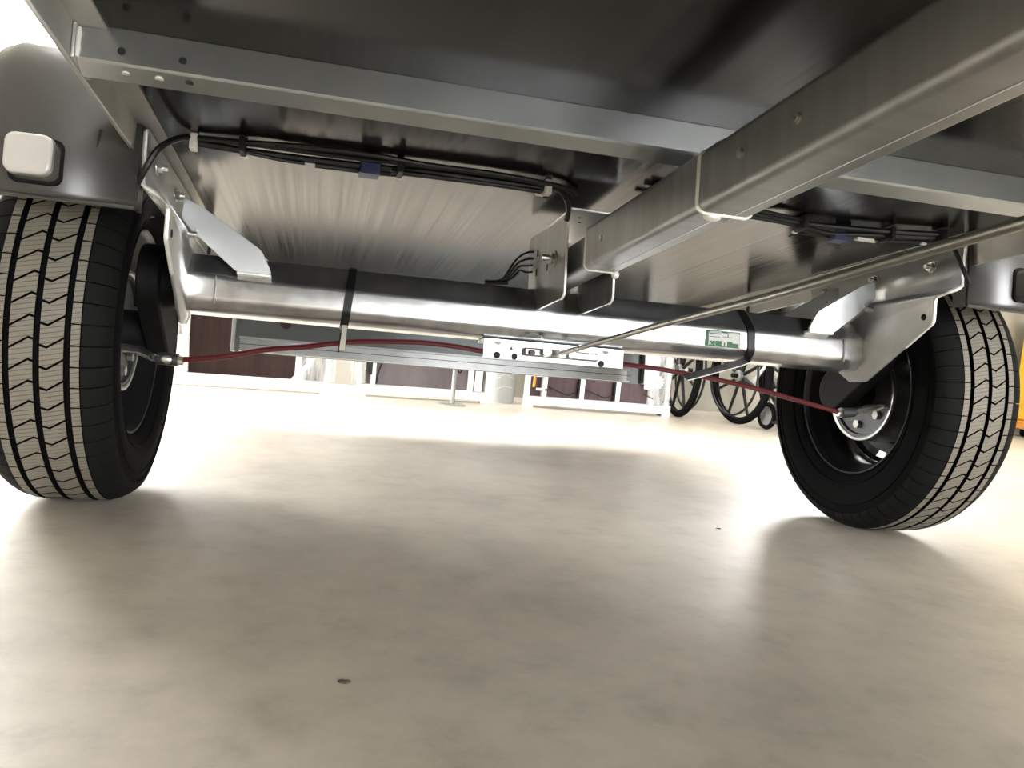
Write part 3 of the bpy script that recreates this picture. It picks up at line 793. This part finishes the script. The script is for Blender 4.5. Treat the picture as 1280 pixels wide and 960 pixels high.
def ex3(t, W, H):
    for x in (.11, .30, .60):
        cable([(x,-.02,.105),(x+.05,-.03,.085),(x+.10,-.03,.072),(x+.13,-.03,.085),(x+.15,-.02,.068)], .003, parent=t)
    for x in (.285,.47): MB().box(x-.018,x-.012,-.012,.02,.06,.5).build('dark_strip', 'black_plastic', t)  # black strips just left of two posts
    MB().box(.05,.10,-.03,-.016,.085,.095).build('bracket', 'alu_white', t); MB().box(.09,.10,-.03,-.016,.085,.17).build('bracket', 'alu_white', t)
    MB().box(.015,.075,-.03,-.016,.15,.19).build('bracket', 'alu_white', t, bevel=.002)
    MB().box(.6,.66,-.035,-.016,.13,.36).build('bracket', 'alu_white', t, bevel=.002)
    MB().tube([(.03,-.045,.10),(.033,-.045,.17)], .007, 8).build('tension_strap', 'orange_paint', t)
    cg = MB(); poly = []
    for i in range(48):
        r = .030+.003*(1 if i % 4 < 2 else -1); a = 2*PI*i/48; poly.append((.655+r*math.cos(a), .17+r*math.sin(a)))
    cg.prism('y', poly, -.055, -.036); cgo = cg.build('cog_knob', 'alu_white', t)
    MB().cyl((.655,0,.17),'y',.006,-.060,-.055,10).build('axle_pin', 'grey_metal', cgo)
    MB().box(W-.04,W+.003,-.034,.045,.0,.055).build('corner_foot', 'alu_white', t, bevel=.003)
    film(t, [(.64,-.03),(.69,-.04),(.735,-.03),(.757,.02)], .75)
frame_unit('upright_panel_frame', (.965, 3.72, 0), math.radians(0), .745, 1.0, [.011,.095,.285,.47,.65,.734], 'mauve_ply', 'white framed mauve-brown panel with a white cog knob beside the wheelchair', ex3)
# wrapped bundle between the second and third frame
t = empty('wrapped_bundle', (.80, 3.76, 0)); lab(t, 'grey bundle wrapped in clear film between two panel frames', 'bundle')
bp_ = MB(); rows = 9
for k in range(rows):
    z = .0+.085*k; w = .065+.008*math.sin(k*1.9)
    bp_.v += [(.075+w*math.cos(2*PI*i/12+.2)*1.0, .08+.06*math.sin(2*PI*i/12+.2)+.004*math.sin(i*2+k), z) for i in range(12)]
for k in range(rows-1):
    for i in range(12): bp_.f.append([k*12+i, k*12+(i+1) % 12, (k+1)*12+(i+1) % 12, (k+1)*12+i]); bp_.mi.append(0)
bp_.f.append(list(range(11,-1,-1))); bp_.mi.append(0); bp_.f.append([(rows-1)*12+i for i in range(12)]); bp_.mi.append(0)
bp_.build('bundle_body', 'grey_wrap', t, smooth=60)
for k in range(6):
    z0 = .05+.05*k
    MB().tube([(.012, .06, z0), (.04, .022, z0+.02), (.075, .012, z0+.035+.01*(k % 2)), (.11, .022, z0+.03), (.138, .06, z0+.015)], .0012, 5).build('wrap_fold', 'paper_white', t)
# pole on a round base
t = empty('pole_stand', (.593, 3.566, 0)); lab(t, 'thin grey pole stand on a round base plate in front of the violet panel', 'stand')
MB().lathe([(0,.0005),(0,.062),(.003,.062),(.006,.05),(.006,.0005)], 32, ax='z').build('base_plate', 'grey_metal', t, smooth=40)
MB().tube([(0,0,.006),(0,0,.95)], .0105, 14).build('pole', 'grey_metal', t)
MB().tube([(0,0,.95),(0,0,.97)], .016, 14).build('cap', 'black_plastic', t)

# wheelchair and spare spoked wheel
def spoked(t, r, s, nsp=8, name='wheel'):
    # wheel in the YZ plane of its parent, centre at origin; s = outer side
    o = MB().lathe([(math.cos(a)*.018, r-.018+math.sin(a)*.018) for a in [2*PI*i/10 for i in range(10)]], 48, closed=True).build(name, 'rubber', t, smooth=60)
    return o
def spokes(o, r, s, nsp=8):
    MB().lathe([(-.010, r-.028), (.010, r-.028), (.010, r-.034), (-.010, r-.034)], 48, closed=True).build('rim', 'black_plastic', o, smooth=40)
    for k in range(nsp):
        a = 2*PI*k/nsp+.35
        d = Vector((0, math.cos(a), math.sin(a)))
        MB().tube([d*.02, d*(r-.03)], [.009,.007], 6).build('spoke', 'black_plastic', o)
    MB().cyl((0,0,0),'x',.026,-.025,.025,18).build('hub', 'grey_metal', o, bevel=.003)
    MB().cyl((0,0,0),'x',.011,*sorted((s*.025, s*.055)),12).build('hub_cap', 'cast_black', o)
    MB().lathe([(s*.045+math.cos(a)*.006, r-.045+math.sin(a)*.006) for a in [2*PI*i/8 for i in range(8)]], 40, closed=True).build('hand_rim', 'black_plastic', o, smooth=60)
t = empty('wheelchair', (2.03, 3.60, 0), math.radians(6)); lab(t, 'black folded wheelchair with spoked wheels standing by the back wall', 'wheelchair')
for x, s in ((0,-1),(.29,1)):
    o = spoked(t, .24, s); o.location = (x, 0, .24); spokes(o, .24, s)
for x in (.05,.24):
    MB().tube(spline([(x,.10,.82),(x,.12,.78),(x,.12,.50),(x,.11,.26),(x,.02,.20),(x,-.18,.17),(x,-.25,.10)],5), .011, 8).build('frame_tube', 'black_plastic', t)
    MB().tube(spline([(x,.12,.50),(x,-.12,.50),(x,-.22,.46),(x,-.24,.2),(x,-.30,.06)],5), .011, 8).build('frame_tube', 'black_plastic', t)
    c = MB().lathe([(math.cos(a)*.012, .055+math.sin(a)*.012) for a in [2*PI*i/8 for i in range(8)]], 24, closed=True).build('caster', 'rubber', t, smooth=60); c.location = (x, -.17, .068)
    MB().cyl((0,0,0),'x',.045,-.006,.006,18).build('caster_hub', 'grey_metal', c)
    MB().tube([(x,-.17,.068),(x,-.165,.18)], .008, 8).build('caster_fork', 'grey_metal', t)
    MB().box(x-.05,x+.05,-.37,-.27,.045,.055).build('foot_plate', 'black_plastic', t, bevel=.003)
    MB().tube([(x,.10,.82),(x,.20,.825)], .015, 8).build('push_handle', 'black_plastic', t)
    MB().box(x-.02,x+.02,-.14,.08,.565,.59).build('arm_pad', 'seat_fabric', t, bevel=.008)
    MB().tube([(x,.0,.50),(x,.0,.565)], .008, 8).build('arm_support', 'grey_metal', t)
MB().prism('y', [(.05,.49),(.145,.45),(.24,.49),(.24,.498),(.145,.458),(.05,.498)], -.2, .11).build('seat', 'seat_fabric', t)
MB().prism('z', [(.05,.12),(.145,.15),(.24,.12),(.24,.127),(.145,.157),(.05,.127)], .52, .80).build('backrest', 'seat_fabric', t)
MB().tube([(.05,-.02,.20),(.24,-.02,.47)], .009, 8).tube([(.24,.02,.20),(.05,.02,.47)], .009, 8).build('cross_brace', 'grey_metal', t)
t = empty('spoked_wheel', (1.775, 3.74, .24), math.radians(-4)); lab(t, 'black spoked wheelchair wheel half hidden behind the cog-knob panel frame', 'wheel')
o = spoked(t, .24, 1, name='tyre'); 
spokes(o, .24, 1)

# yellow machine at the right
t = empty('yellow_cart', (4.06, 3.80, 0), math.radians(-20)); lab(t, 'yellow steel service cart just right of the right tyre', 'cart')
MB().box(0,.55,-.02,.3,.10,.70).build('body', 'yellow_paint', t, bevel=.02)
MB().box(-.01,.56,-.03,.31,.05,.10).build('base', 'orange_paint', t, bevel=.008)
MB().box(.02,.07,.0,.05,.70,.78).build('post', 'alu_white', t, bevel=.004)
MB().box(.48,.53,.0,.05,.70,.78).build('post', 'alu_white', t, bevel=.004)
MB().box(.0,.55,-.005,.055,.78,.81).build('handle', 'black_plastic', t, bevel=.008)
for x in (.06,.49):
    for y in (.03,.25):
        MB().cyl((0,y,.026),'x',.026,x-.012,x+.012,18).build('caster', 'rubber', t, bevel=.003)

# crumbs on the floor
def crumb(x, y, r, label):
    mb = MB(); rings = [(0,1.0),(.18,.95),(.3,.5)]; n = 9; vs = []
    for (h, k) in rings:
        vs += [(r*k*math.cos(2*PI*i/n)*(1+.25*math.sin(i*2.3)), .55*r*k*math.sin(2*PI*i/n)*(1+.3*math.cos(i*1.7)), h*r) for i in range(n)]
    fs = [(k*n+i, k*n+(i+1) % n, (k+1)*n+(i+1) % n, (k+1)*n+i) for k in range(2) for i in range(n)]+[list(range(2*n, 3*n)), list(range(n-1,-1,-1))]
    o = mb.add(vs, fs).build('debris', 'crumb', smooth=60, loc=(x, y, 0)); lab(o, label, 'debris')
crumb(.051, .844, .0075, 'small dark crumb of dirt on the bare concrete in the foreground')
crumb(.86, 1.545, .006, 'tiny dark speck of dirt on the concrete left of the right tyre')
